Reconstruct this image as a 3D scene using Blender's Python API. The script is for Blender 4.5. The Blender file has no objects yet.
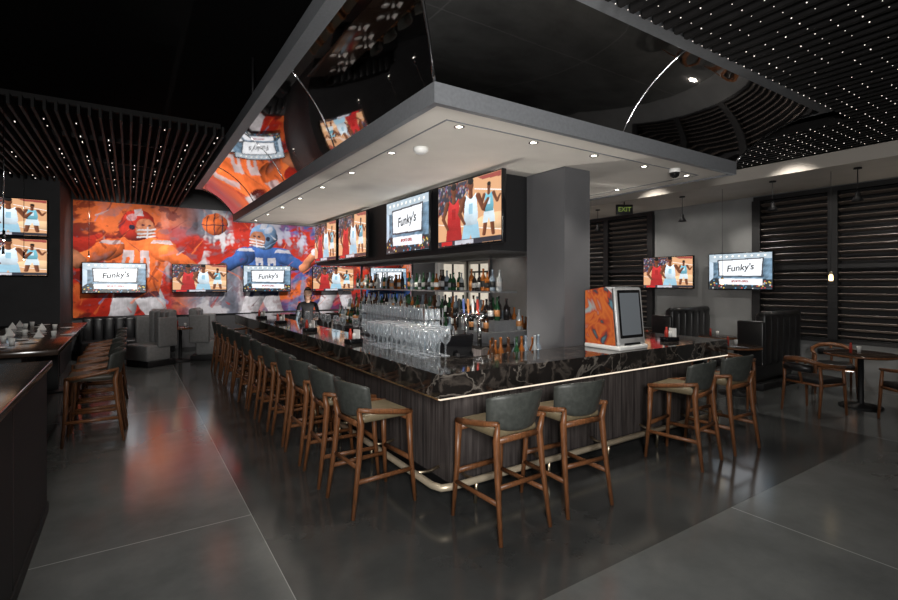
import bpy, bmesh, math, random
import numpy as np
from mathutils import Vector, Matrix, Euler
random.seed(7)
S=bpy.context.scene
try:
    S.view_settings.view_transform='Standard'
except Exception: pass

# ------------------------------------------------------------ materials
def nmat(name):
    m=bpy.data.materials.new(name); m.use_nodes=True
    return m,m.node_tree.nodes,m.node_tree.links,m.node_tree.nodes['Principled BSDF']
def pmat(name,col,rough=0.5,metal=0.0,emit=None,es=0,spec=None,var=0.0,scale=20,bump=0.0,stretch=(1,1,1),coat=0):
    m,N,L,B=nmat(name)
    B.inputs['Base Color'].default_value=(*col,1)
    B.inputs['Roughness'].default_value=rough
    B.inputs['Metallic'].default_value=metal
    if spec is not None: B.inputs['Specular IOR Level'].default_value=spec
    if coat: B.inputs['Coat Weight'].default_value=coat; B.inputs['Coat Roughness'].default_value=0.08
    if emit: B.inputs['Emission Color'].default_value=(*emit,1); B.inputs['Emission Strength'].default_value=es
    tc=N.new('ShaderNodeTexCoord'); mp=N.new('ShaderNodeMapping'); mp.inputs['Scale'].default_value=stretch
    nz=N.new('ShaderNodeTexNoise'); nz.inputs['Scale'].default_value=scale; nz.inputs['Detail'].default_value=4
    L.new(tc.outputs['Object'],mp.inputs['Vector']); L.new(mp.outputs[0],nz.inputs['Vector'])
    if var>0:
        r=N.new('ShaderNodeValToRGB')
        r.color_ramp.elements[0].color=(*[c*(1-var) for c in col],1); r.color_ramp.elements[1].color=(*[min(1,c*(1+var)) for c in col],1)
        r.color_ramp.elements[0].position=.3; r.color_ramp.elements[1].position=.7
        L.new(nz.outputs['Fac'],r.inputs[0]); L.new(r.outputs[0],B.inputs['Base Color'])
    if bump>0:
        b=N.new('ShaderNodeBump'); b.inputs['Strength'].default_value=bump; b.inputs['Distance'].default_value=.01
        L.new(nz.outputs['Fac'],b.inputs['Height']); L.new(b.outputs[0],B.inputs['Normal'])
    return m
def emat(name,col,s=1.0):
    m,N,L,B=nmat(name)
    B.inputs['Base Color'].default_value=(*[c*.1 for c in col],1); B.inputs['Roughness'].default_value=.2
    B.inputs['Emission Color'].default_value=(*col,1); B.inputs['Emission Strength'].default_value=s
    return m

M={}
M['wood']=pmat('walnut_wood',(.175,.068,.026),.38,var=.4,scale=14,stretch=(6,6,.8),spec=.5)
M['uph']=pmat('grey_leather',(.046,.050,.045),.48,var=.25,scale=30,bump=.15)
M['seat']=pmat('tan_leather',(.17,.135,.08),.45,var=.15,scale=30,bump=.1)
M['seatd']=pmat('dark_olive_leather',(.06,.05,.036),.45,var=.15,scale=30,bump=.1)
M['black']=pmat('black_paint',(.006,.006,.007),.6,var=.1)
M['blackgloss']=pmat('black_gloss',(.008,.008,.009),.15,var=.1)
M['ceil']=pmat('black_ceiling',(.002,.002,.0022),.95,var=.2,spec=.1)
M['slat']=pmat('dark_slat',(.009,.0085,.0085),.6,var=.3,scale=5,spec=.2)
M['soffit']=pmat('plaster_greige',(.64,.60,.55),.8,var=.04,scale=3)
M['soffit2']=pmat('plaster_beige',(.52,.48,.43),.8,var=.04,scale=3)
M['steel']=pmat('brushed_steel',(.38,.39,.41),.42,.7,var=.08,scale=40)
M['frame']=pmat('pewter_frame',(.20,.21,.225),.42,.3,var=.08,scale=40)
M['chrome']=pmat('chrome',(.75,.75,.77),.12,1.0,var=.02)
M['brass']=pmat('brass',(.85,.70,.50),.30,1.0,var=.05)
M['rail']=pmat('satin_brass_rail',(.80,.68,.50),.35,.45,var=.05)
M['mirror']=pmat('dark_mirror_panel',(.66,.63,.62),.03,1.0,var=.03,scale=1.5,bump=.06)
M['gwall']=pmat('charcoal_wall',(.045,.045,.048),.7,var=.15,scale=3)
M['gwall2']=pmat('grey_column_plaster',(.08,.08,.085),.6,var=.08,scale=3)
M['lwall']=pmat('light_grey_wall',(.20,.205,.205),.7,var=.08,scale=3)
M['white']=pmat('white_ceramic',(.75,.75,.73),.3,var=.03)
M['boothblk']=pmat('black_leather',(.014,.014,.015),.35,var=.2,bump=.1)
M['boothgry']=pmat('pale_grey_leather',(.26,.26,.26),.45,var=.1,bump=.1)
M['tabtop']=pmat('dark_table_top',(.035,.022,.016),.16,var=.3,scale=8,stretch=(1,8,1))
M['louver']=pmat('espresso_louver',(.11,.088,.074),.38,var=.2)
M['glow']=emat('lamp_glow',(1,.93,.82),14)
M['dot']=emat('fairy_glow',(1,.88,.80),1.7)
M['warm']=emat('warm_bulb',(1,.72,.38),3)
M['led']=emat('led_strip',(1,.84,.66),1.1)  # emission imitates the bright sheen of the metal counter trim
M['skin']=pmat('skin',(.50,.30,.21),.5,var=.05)
M['hair']=pmat('hair',(.02,.013,.01),.5,var=.3)
M['shirt']=pmat('black_shirt',(.014,.014,.017),.8,var=.2)
M['night']=pmat('night_outside',(.008,.008,.009),.9,var=.3)
M['p_red']=pmat('red_plastic',(.45,.04,.025),.35,var=.1); M['p_orange']=pmat('label_orange',(.5,.22,.08),.5,var=.1); M['p_grey']=pmat('label_grey',(.3,.3,.3),.5,var=.1); M['p_blue']=pmat('blue_plastic',(.06,.1,.28),.4,var=.1)

m=bpy.data.materials.new('clear_glass'); m.use_nodes=True; N=m.node_tree.nodes; L=m.node_tree.links
N.remove(N['Principled BSDF']); out=N['Material Output']
tr=N.new('ShaderNodeBsdfTransparent'); tr.inputs[0].default_value=(.93,.95,.96,1)
gl=N.new('ShaderNodeBsdfGlossy'); gl.inputs[0].default_value=(.95,.97,1,1); gl.inputs['Roughness'].default_value=.15
df=N.new('ShaderNodeBsdfDiffuse'); df.inputs[0].default_value=(.8,.85,.9,1)
m1=N.new('ShaderNodeMixShader'); m1.inputs[0].default_value=.45; L.new(gl.outputs[0],m1.inputs[1]); L.new(df.outputs[0],m1.inputs[2])
lw=N.new('ShaderNodeLayerWeight'); lw.inputs[0].default_value=.4
mr=N.new('ShaderNodeMapRange'); mr.inputs['From Max'].default_value=1; mr.inputs['To Min'].default_value=.06; mr.inputs['To Max'].default_value=.9; L.new(lw.outputs['Facing'],mr.inputs[0])
m2=N.new('ShaderNodeMixShader'); L.new(mr.outputs[0],m2.inputs[0]); L.new(tr.outputs[0],m2.inputs[1]); L.new(m1.outputs[0],m2.inputs[2]); L.new(m2.outputs[0],out.inputs[0])
M['glass']=m

m,N,L,B=nmat('charcoal_oak_panel')
tc=N.new('ShaderNodeTexCoord'); mp=N.new('ShaderNodeMapping'); mp.inputs['Scale'].default_value=(14,14,.6)
nz=N.new('ShaderNodeTexNoise'); nz.inputs['Scale'].default_value=3; nz.inputs['Detail'].default_value=6
r=N.new('ShaderNodeValToRGB'); r.color_ramp.elements[0].position=.3; r.color_ramp.elements[0].color=(.026,.021,.021,1)
r.color_ramp.elements[1].position=.72; r.color_ramp.elements[1].color=(.125,.108,.103,1)
L.new(tc.outputs['Object'],mp.inputs[0]); L.new(mp.outputs[0],nz.inputs['Vector']); L.new(nz.outputs[0],r.inputs[0]); L.new(r.outputs[0],B.inputs['Base Color'])
B.inputs['Roughness'].default_value=.42
M['die']=m
m,N,L,B=nmat('black_marble')
tc=N.new('ShaderNodeTexCoord')
def vein(scale,dist,wid,seed):
    mp=N.new('ShaderNodeMapping'); mp.inputs['Location'].default_value=(seed,seed*2,0); L.new(tc.outputs['Object'],mp.inputs[0])
    nz=N.new('ShaderNodeTexNoise'); nz.inputs['Scale'].default_value=scale; nz.inputs['Detail'].default_value=7; nz.inputs['Distortion'].default_value=dist
    mt=N.new('ShaderNodeMath'); mt.operation='SUBTRACT'; mt.inputs[1].default_value=.5
    ab=N.new('ShaderNodeMath'); ab.operation='ABSOLUTE'; mr=N.new('ShaderNodeMapRange'); mr.inputs['From Max'].default_value=wid; mr.inputs['To Min'].default_value=1; mr.inputs['To Max'].default_value=0
    L.new(mp.outputs[0],nz.inputs['Vector']); L.new(nz.outputs[0],mt.inputs[0]); L.new(mt.outputs[0],ab.inputs[0]); L.new(ab.outputs[0],mr.inputs[0]); return mr.outputs[0]
v1=vein(1.9,.8,.012,0); v2=vein(4.0,.6,.06,5)
c1=N.new('ShaderNodeMix'); c1.data_type='RGBA'; c1.inputs[6].default_value=(.014,.012,.011,1); c1.inputs[7].default_value=(.060,.050,.043,1); L.new(v2,c1.inputs[0])
c2=N.new('ShaderNodeMix'); c2.data_type='RGBA'; c2.inputs[7].default_value=(.17,.15,.13,1); L.new(v1,c2.inputs[0]); L.new(c1.outputs[2],c2.inputs[6]); L.new(c2.outputs[2],B.inputs['Base Color'])
B.inputs['Roughness'].default_value=.06; B.inputs['Specular IOR Level'].default_value=.8
M['marble']=m
# floor
m,N,L,B=nmat('polished_concrete')
tc=N.new('ShaderNodeTexCoord'); sep=N.new('ShaderNodeSeparateXYZ'); L.new(tc.outputs['Object'],sep.inputs[0])
def mth(op,a,b=None,clamp=False):
    n=N.new('ShaderNodeMath'); n.operation=op; n.use_clamp=clamp
    for i,v in enumerate((a,b)):
        if v is None: continue
        if isinstance(v,(int,float)): n.inputs[i].default_value=v
        else: L.new(v,n.inputs[i])
    return n.outputs[0]
X=sep.outputs[0]; Y=sep.outputs[1]
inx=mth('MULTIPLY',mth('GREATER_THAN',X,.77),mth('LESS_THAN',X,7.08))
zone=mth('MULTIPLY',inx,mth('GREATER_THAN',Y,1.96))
def joint(sock,off,per,w=.005):
    a=mth('SUBTRACT',sock,off); a=mth('DIVIDE',a,per); a=mth('ADD',a,.5); a=mth('FRACT',mth('ADD',a,50)); a=mth('SUBTRACT',a,.5); a=mth('ABSOLUTE',a)
    return mth('LESS_THAN',a,w/per)
j=mth('MAXIMUM',joint(X,.77,3.155),joint(Y,3.89,3.86))
jz=mth('MULTIPLY',j,mth('SUBTRACT',1,zone))
nz=N.new('ShaderNodeTexNoise'); nz.inputs['Scale'].default_value=1.3; nz.inputs['Detail'].default_value=9; nz.inputs['Roughness'].default_value=.65
L.new(tc.outputs['Object'],nz.inputs['Vector'])
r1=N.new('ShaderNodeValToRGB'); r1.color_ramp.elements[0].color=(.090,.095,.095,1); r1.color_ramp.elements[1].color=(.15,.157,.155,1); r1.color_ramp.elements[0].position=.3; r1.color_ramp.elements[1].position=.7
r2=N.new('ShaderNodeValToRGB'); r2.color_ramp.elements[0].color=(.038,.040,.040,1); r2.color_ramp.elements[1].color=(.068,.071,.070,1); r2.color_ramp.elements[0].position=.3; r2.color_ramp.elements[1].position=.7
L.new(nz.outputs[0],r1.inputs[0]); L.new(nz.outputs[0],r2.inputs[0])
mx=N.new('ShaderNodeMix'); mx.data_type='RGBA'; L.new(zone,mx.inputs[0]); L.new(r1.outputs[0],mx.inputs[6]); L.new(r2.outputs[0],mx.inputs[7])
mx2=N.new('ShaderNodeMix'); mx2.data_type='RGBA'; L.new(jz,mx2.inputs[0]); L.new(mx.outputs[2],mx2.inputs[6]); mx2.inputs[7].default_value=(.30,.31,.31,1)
L.new(mx2.outputs[2],B.inputs['Base Color'])
rr=N.new('ShaderNodeMapRange'); rr.inputs['To Min'].default_value=.08; rr.inputs['To Max'].default_value=.22; L.new(nz.outputs[0],rr.inputs['Value']); L.new(rr.outputs[0],B.inputs['Roughness'])
B.inputs['Specular IOR Level'].default_value=.85
M['floor']=m
m,N,L,B=nmat('mural_paint'); a=N.new('ShaderNodeVertexColor'); a.layer_name='Col'; L.new(a.outputs[0],B.inputs['Base Color']); B.inputs['Roughness'].default_value=.6; B.inputs['Specular IOR Level'].default_value=.15; M['mural']=m
m,N,L,B=nmat('screen_picture'); a=N.new('ShaderNodeVertexColor'); a.layer_name='Col'; L.new(a.outputs[0],B.inputs['Emission Color']); B.inputs['Emission Strength'].default_value=1.3; B.inputs['Base Color'].default_value=(.01,.01,.01,1); B.inputs['Roughness'].default_value=.2; M['screen']=m
m,N,L,B=nmat('arcade_art')
tc=N.new('ShaderNodeTexCoord'); vo=N.new('ShaderNodeTexNoise'); vo.inputs['Scale'].default_value=3.2; vo.inputs['Distortion'].default_value=1.5
r=N.new('ShaderNodeValToRGB'); e=r.color_ramp.elements; e[0].position=.33; e[0].color=(.10,.22,.28,1); e[1].position=.72; e[1].color=(.30,.36,.36,1)
for p,c in ((.40,(.05,.05,.06,1)),(.44,(.40,.045,.018,1)),(.52,(.58,.15,.03,1)),(.60,(.45,.07,.02,1))):
    x=e.new(p); x.color=c
L.new(tc.outputs['Object'],vo.inputs['Vector']); L.new(vo.outputs[0],r.inputs[0]); L.new(r.outputs[0],B.inputs['Base Color'])
M['art']=m

# ------------------------------------------------------------ mesh builder
class MB:
    def __init__(s): s.v=[];s.f=[];s.mi=[];s.sm=[];s.mats=[]
    def idx(s,k):
        m=M[k] if isinstance(k,str) else k
        if m not in s.mats: s.mats.append(m)
        return s.mats.index(m)
    def add(s,vs,fs,mat,smooth=False,T=None):
        o=len(s.v); i=s.idx(mat)
        for v in vs:
            v=Vector(v); s.v.append(T@v if T else v)
        for f in fs: s.f.append([o+a for a in f]); s.mi.append(i); s.sm.append(smooth)
    def box(s,lo,hi,mat,T=None):
        x0,y0,z0=lo;x1,y1,z1=hi
        vs=[(x0,y0,z0),(x1,y0,z0),(x1,y1,z0),(x0,y1,z0),(x0,y0,z1),(x1,y0,z1),(x1,y1,z1),(x0,y1,z1)]
        s.add(vs,[(0,3,2,1),(4,5,6,7),(0,1,5,4),(1,2,6,5),(2,3,7,6),(3,0,4,7)],mat,False,T)
    def rbox(s,lo,hi,r,mat,T=None,seg=3):
        bm=bmesh.new(); bmesh.ops.create_cube(bm,size=1)
        for v in bm.verts:
            for a in range(3): v.co[a]=(lo[a]+hi[a])/2+v.co[a]*(hi[a]-lo[a])
        bmesh.ops.bevel(bm,geom=bm.edges[:],offset=r,segments=seg,profile=.5,affect='EDGES')
        bm.verts.index_update()
        s.add([v.co.copy() for v in bm.verts],[[v.index for v in f.verts] for f in bm.faces],mat,True,T); bm.free()
    def tube(s,pts,rs,mat,n=8,T=None,smooth=True,flat=1.0):
        pts=[Vector(p) for p in pts]
        if isinstance(rs,(int,float)): rs=[rs]*len(pts)
        vs=[];fs=[]
        for i,p in enumerate(pts):
            d=(pts[min(i+1,len(pts)-1)]-pts[max(i-1,0)]).normalized()
            ref=Vector((0,0,1)) if abs(d.z)<.9 else Vector((0,1,0))
            a=d.cross(ref).normalized(); b=a.cross(d).normalized()
            for k in range(n):
                t=2*math.pi*(k+.5)/n
                vs.append(p+a*math.cos(t)*rs[i]+b*math.sin(t)*rs[i]*flat)
        for i in range(len(pts)-1):
            for k in range(n):
                fs.append((i*n+k,i*n+(k+1)%n,(i+1)*n+(k+1)%n,(i+1)*n+k))
        fs.append(tuple(range(n))[::-1]); fs.append(tuple((len(pts)-1)*n+k for k in range(n)))
        s.add(vs,fs,mat,smooth,T)
    def lathe(s,prof,c,mat,n=16,T=None):
        vs=[];fs=[]
        for (r,z) in prof:
            for k in range(n):
                t=2*math.pi*k/n; vs.append((c[0]+r*math.cos(t),c[1]+r*math.sin(t),c[2]+z))
        for i in range(len(prof)-1):
            for k in range(n): fs.append((i*n+k,i*n+(k+1)%n,(i+1)*n+(k+1)%n,(i+1)*n+k))
        if prof[0][0]>0.001: fs.append(tuple(range(n))[::-1])
        if prof[-1][0]>0.001: fs.append(tuple((len(prof)-1)*n+k for k in range(n)))
        s.add(vs,fs,mat,True,T)
    def ring(s,x0,x1,y0,y1,w,z0,z1,mat):
        s.box((x0,y0,z0),(x1,y0+w,z1),mat); s.box((x0,y1-w,z0),(x1,y1,z1),mat)
        s.box((x0,y0+w,z0),(x0+w,y1-w,z1),mat); s.box((x1-w,y0+w,z0),(x1,y1-w,z1),mat)
    def mesh(s,name):
        me=bpy.data.meshes.new(name); me.from_pydata([tuple(v) for v in s.v],[],s.f)
        for m in s.mats: me.materials.append(m)
        me.polygons.foreach_set('material_index',s.mi); me.polygons.foreach_set('use_smooth',s.sm)
        me.update(); return me
    def build(s,name,loc=(0,0,0),rz=0,parent=None):
        return obj(name,s.mesh(name),loc,rz,parent)
def obj(name,me,loc=(0,0,0),rz=0,parent=None):
    o=bpy.data.objects.new(name,me); o.location=loc; o.rotation_euler=(0,0,rz)
    S.collection.objects.link(o)
    if parent: o.parent=parent
    return o
R=math.radians

# ------------------------------------------------------------ painter (vertex colour pictures)
def sn(X,Z,f,seed,octs=4):
    rs=np.random.RandomState(seed); o=np.zeros_like(X); amp=1.;tot=0
    wx,wz=X,Z
    for k in range(octs):
        acc=np.zeros_like(X)
        for q in range(4):
            th=rs.uniform(0,6.283); ph=rs.uniform(0,6.283); ff=f*rs.uniform(.7,1.3)
            acc+=np.sin((wx*math.cos(th)+wz*math.sin(th))*ff+ph)
        acc/=4; o+=acc*amp; tot+=amp
        wx=wx+acc*.5/f; wz=wz-acc*.4/f
        amp*=.6; f*=2.05
    return o/tot*1.8
class Cv:
    def __init__(s,x0,x1,z0,z1,nx,nz,warp=.0,wf=4):
        s.nx,s.nz=nx,nz
        s.X,s.Z=np.meshgrid(np.linspace(x0,x1,nx),np.linspace(z0,z1,nz))
        s.x=s.X+warp*sn(s.X,s.Z,wf,1,5); s.z=s.Z+warp*sn(s.X,s.Z,wf,2,5)
        s.c=np.zeros((nz,nx,3)); s.t=1+.4*sn(s.X,s.Z,wf*2.5,5)
        s.px=(x1-x0)/nx
    def over(s,m,col):
        col=np.asarray(col,float)
        if col.ndim==1: col=col[None,None,:]*np.clip(s.t,.3,2)[...,None]
        s.c=s.c*(1-m[...,None])+col*m[...,None]
    def ell(s,cx,cz,rx,rz,col,rot=0,sh=.45,a=1.):
        dx=s.x-cx;dz=s.z-cz;u=(dx*math.cos(rot)+dz*math.sin(rot))/rx;v=(-dx*math.sin(rot)+dz*math.cos(rot))/rz
        d=np.sqrt(u*u+v*v)+1e-6; m=np.clip((1-d)*min(rx,rz)/(s.px*1.2)+.5,0,1)*a
        l=np.clip(1+sh*(dz/rz*.7-dx/rx*.7)*.8-.35*sh*d*d,.15,2)
        s.over(m,np.asarray(col)[None,None,:]*(l*np.clip(s.t,.4,1.7))[...,None])
    def cap(s,a,b,r1,r2,col,sh=.6,al=1.):
        ax,az=a;bx,bz=b;L2=(bx-ax)**2+(bz-az)**2
        t=np.clip(((s.x-ax)*(bx-ax)+(s.z-az)*(bz-az))/L2,0,1)
        dx=s.x-(ax+t*(bx-ax));dz=s.z-(az+t*(bz-az));d=np.sqrt(dx*dx+dz*dz);r=r1+t*(r2-r1)
        m=np.clip((r-d)/(s.px*1.2)+.5,0,1)*al
        l=np.clip(1+sh*(dz-dx)/r*.7-.2*sh*(d/r)**2,.15,2)
        s.over(m,np.asarray(col)[None,None,:]*(l*np.clip(s.t,.4,1.7))[...,None])
    def pol(s,pts,col,a=1.,sh=0.):
        ins=np.zeros(s.x.shape,bool);n=len(pts)
        for i in range(n):
            x0,z0=pts[i];x1,z1=pts[(i+1)%n]
            if z0==z1: continue
            ins^=((s.z>z0)!=(s.z>z1))&(s.x<(x1-x0)*(s.z-z0)/(z1-z0)+x0)
        zs=[p[1] for p in pts]; l=1+sh*((s.z-min(zs))/(max(zs)-min(zs)+1e-6)-.5)
        s.over(ins.astype(float)*a,np.asarray(col)[None,None,:]*(l*np.clip(s.t,.5,1.6))[...,None])
    def mesh(s,name,y,mat):
        nx,nz=s.nx,s.nz
        V=np.stack([s.X.ravel(),np.full(nx*nz,y),s.Z.ravel()],1)
        i=np.arange(nx*nz).reshape(nz,nx); F=np.stack([i[:-1,:-1].ravel(),i[:-1,1:].ravel(),i[1:,1:].ravel(),i[1:,:-1].ravel()],1)
        me=bpy.data.meshes.new(name); me.vertices.add(len(V)); me.vertices.foreach_set('co',V.ravel())
        me.loops.add(F.size); me.loops.foreach_set('vertex_index',F.ravel()); me.polygons.add(len(F)); me.polygons.foreach_set('loop_start',np.arange(len(F))*4); me.polygons.foreach_set('loop_total',np.full(len(F),4))
        me.update(calc_edges=True); at=me.color_attributes.new('Col','FLOAT_COLOR','POINT')
        at.data.foreach_set('color',np.concatenate([np.clip(s.c,0,1).reshape(-1,3),np.ones((nx*nz,1))],1).ravel())
        me.materials.append(mat); return me

# ------------------------------------------------------------ room shell
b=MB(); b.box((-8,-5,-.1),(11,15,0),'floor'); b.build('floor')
b=MB(); b.box((-8,-5,4.6),(11,15,4.7),'ceil'); b.build('ceiling')
b=MB(); b.box((-1.11,14,0),(10.2,14.15,4.6),'gwall'); b.build('wall_back')
b=MB(); b.box((-8,11.8,0),(-1.11,14.15,4.6),'gwall'); b.build('wall_back_left')
b=MB(); b.box((-8.15,-5,0),(-8,14.15,4.6),'gwall'); b.build('wall_left')
b=MB(); b.box((-8.15,-5.15,0),(10.2,-5,4.6),'gwall'); b.build('wall_front')
b=MB()
def wr(y0,y1,z0,z1,mat='lwall'): b.box((10,y0,z0),(10.2,y1,z1),mat)
wr(-5,-1.5,0,4.6);wr(-1.5,4.5,0,.8);wr(-1.5,4.5,3.3,4.6);wr(4.5,6.75,0,4.6);wr(6.75,9.2,0,.8);wr(6.75,9.2,3.3,4.6);wr(9.2,14.15,0,4.6)
b.build('wall_right')
b=MB(); b.box((9.97,4.5,0),(10,6.75,.12),'gwall'); b.box((9.97,9.2,0),(10,12.6,.12),'gwall'); b.build('baseboard_right')
b=MB(); b.box((-1.11,13.97,0),(8.6,13.998,.12),'black'); b.build('baseboard_back')
def window(name,y0,y1,nm):
    b=MB()
    z0,z1=.8,3.3
    b.box((9.94,y0-.06,z0-.06),(10.06,y1+.06,z0),'black'); b.box((9.94,y0-.06,z1),(10.06,y1+.06,z1+.08),'black')
    for i in range(nm+1):
        y=y0+(y1-y0)*i/nm; b.box((9.90,y-.07,z0),(10.06,y+.07,z1),'black')
    z=z0+.05
    while z<z1-.03:
        T=Matrix.Translation((9.98,0,z))@Matrix.Rotation(R(24),4,'Y')
        b.box((-.042,y0,-.006),(.042,y1,.006),'louver',T); z+=.118
    b.box((9.93,y0,2.0),(10.05,y1,2.07),'black')
    b.box((10.12,y0,z0),(10.14,y1,z1),'night')
    b.build(name)
window('window_1',-1.5,4.5,5); window('window_2',6.75,9.2,2)
pane=pmat('lit_door_glass',(.5,.48,.45),.2,emit=(1,.90,.74),es=.55,var=.4,scale=2.5)
b=MB(); y0,y1=12.75,13.8
b.box((9.92,y0-.1,0),(9.995,y0,2.5),'white'); b.box((9.92,y1,0),(9.995,y1+.1,2.5),'white'); b.box((9.92,y0,2.4),(9.995,y1,2.5),'white')
b.box((9.97,y0,0),(9.99,y1,2.4),pane); b.box((9.94,(y0+y1)/2-.04,0),(9.97,(y0+y1)/2+.04,2.4),'black')
for z in (0,.9,2.1): b.box((9.94,y0,z),(9.97,y1,z+.06),'black')
b.build('door_1')
b=MB(); x0,x1=8.85,9.8
b.box((x0-.22,13.8,0),(x0,13.998,2.5),'white'); b.box((x1,13.92,0),(x1+.08,13.995,2.5),'white'); b.box((x0,13.92,2.4),(x1,13.995,2.5),'white')
b.box((x0,13.97,0),(x1,13.99,2.4),pane); b.box(((x0+x1)/2-.03,13.94,0),((x0+x1)/2+.03,13.97,2.4),'black')
for z in (0,.9,1.6): b.box((x0,13.94,z),(x1,13.97,z+.05),'black')
b.build('door_2')
b=MB(); b.box((8.3,-5,3.4),(9.99,13.9,3.6),'soffit2'); b.build('trim_soffit')
b=MB()
x=-7.5
while x<1.0:
    b.box((x,6.9,3.66),(x+.028,13.9 if x>-1.05 else 11.7,3.78),'slat'); x+=.10
for y in (7,8.5,10,11.5): b.box((-7.5,y,3.78),(1.0,y+.05,3.84),'slat')
b.build('slat_ceiling')
b=MB()
x=2.6
while x<8.25:
    b.box((x,-4,3.6),(x+.035,2.1,3.70),'slat'); x+=.13
x=6.85
while x<8.25:
    b.box((x,2.1,3.6),(x+.035,13.9,3.70),'slat'); x+=.13
for y in (-3,-1,1,3,5,7,9,11,13): b.box((6.8 if y>2 else 2.6,y,3.70),(8.28,y+.05,3.76),'slat')
b.build('slat_ceiling')
b=MB()
def dot(x,y,z,r):
    b.add([(x+r,y,z),(x-r,y,z),(x,y+r,z),(x,y-r,z),(x,y,z+r),(x,y,z-r)],[(0,2,4),(2,1,4),(1,3,4),(3,0,4),(2,0,5),(1,2,5),(3,1,5),(0,3,5)],'dot')
x=2.6+.0825
while x<8.25:
    y=-1.0
    while y<(2.1 if x<6.8 else 12):
        if random.random()<.8: dot(x,y,3.595,random.uniform(.003,.006))
        y+=.14
    x+=.13
x=-7.5+.064
while x<1.0:
    y=7.0
    while y<11.6:
        if random.random()<.5: 
            b.box((x-.004,y,3.655),(x+.004,y+random.uniform(.01,.06),3.662),'dot')
        y+=.3
    x+=.3
b.build('fairy_lights')
b=MB()
b.tube([(-6,3,4.3),(9.5,3.0,4.3)],.16,'black',n=14); b.tube([(-2.5,-4,4.2),(-2.5,13,4.2)],.12,'black',n=12)
b.tube([(-5,-4,4.25),(-5,11.5,4.25)],.05,'black'); b.build('ceiling_duct')

# ------------------------------------------------------------ mural
RED=(.50,.026,.012);ORG=(.74,.15,.035);DEEP=(.13,.010,.008);WHT=(.56,.55,.59);GRY=(.17,.18,.23);BLU=(.03,.085,.27);SKY=(.15,.27,.46);NAV=(.008,.012,.035);FLE=(.48,.18,.09);BRN=(.10,.033,.018)
c=Cv(-1.08,7.7,.95,3.65,780,240,.05,5)
n1=sn(c.X*.6+c.Z*.5,c.Z*1.2-c.X*.5,1.6,11); n2=sn(c.X+c.Z,c.Z*2.5-c.X,2.3,12,5); n3=sn(c.X*2,c.Z,2.8,13,5); n4=sn(c.X+c.Z*.7,c.Z-c.X*.7,7,14,5)
def L3(col): return np.ones(c.c.shape)*np.asarray(col)[None,None,:]
def ss(x,a,b_): t=np.clip((x-a)/(b_-a),0,1); return t*t*(3-2*t)
c.c=L3(RED)*(1+.4*n2)[...,None]
c.over(ss(n1,.05,.35),L3(ORG)*(1+.3*n3)[...,None])
c.over(ss(n2,.25,.45)*.85,L3(DEEP)); c.over(ss(n4,.2,.5)*.6,L3(DEEP)); c.over(ss(-n4,.4,.7)*.4,L3(GRY))
mid=np.exp(-((c.X-1.95)/.8)**2); rt=np.exp(-((c.X-4.2)/.9)**2)
c.over(np.clip(mid*1.3*ss(n1+.3*n2,-.45,.1),0,1),L3(GRY)*(1.3+.8*n3)[...,None])
c.over(np.clip(mid*1.2*ss(n3+n2*.4,.05,.4),0,1),L3(WHT))
c.over(np.clip(rt*ss(n2,-.1,.3),0,1)*.9,L3(BLU)*(1.3+.5*n3)[...,None])
c.over(np.clip(rt*ss(n3,.2,.5),0,1)*.8,L3(SKY))
c.over(ss(n3-n1*.5,.5,.75)*.5,L3(WHT))
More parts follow.
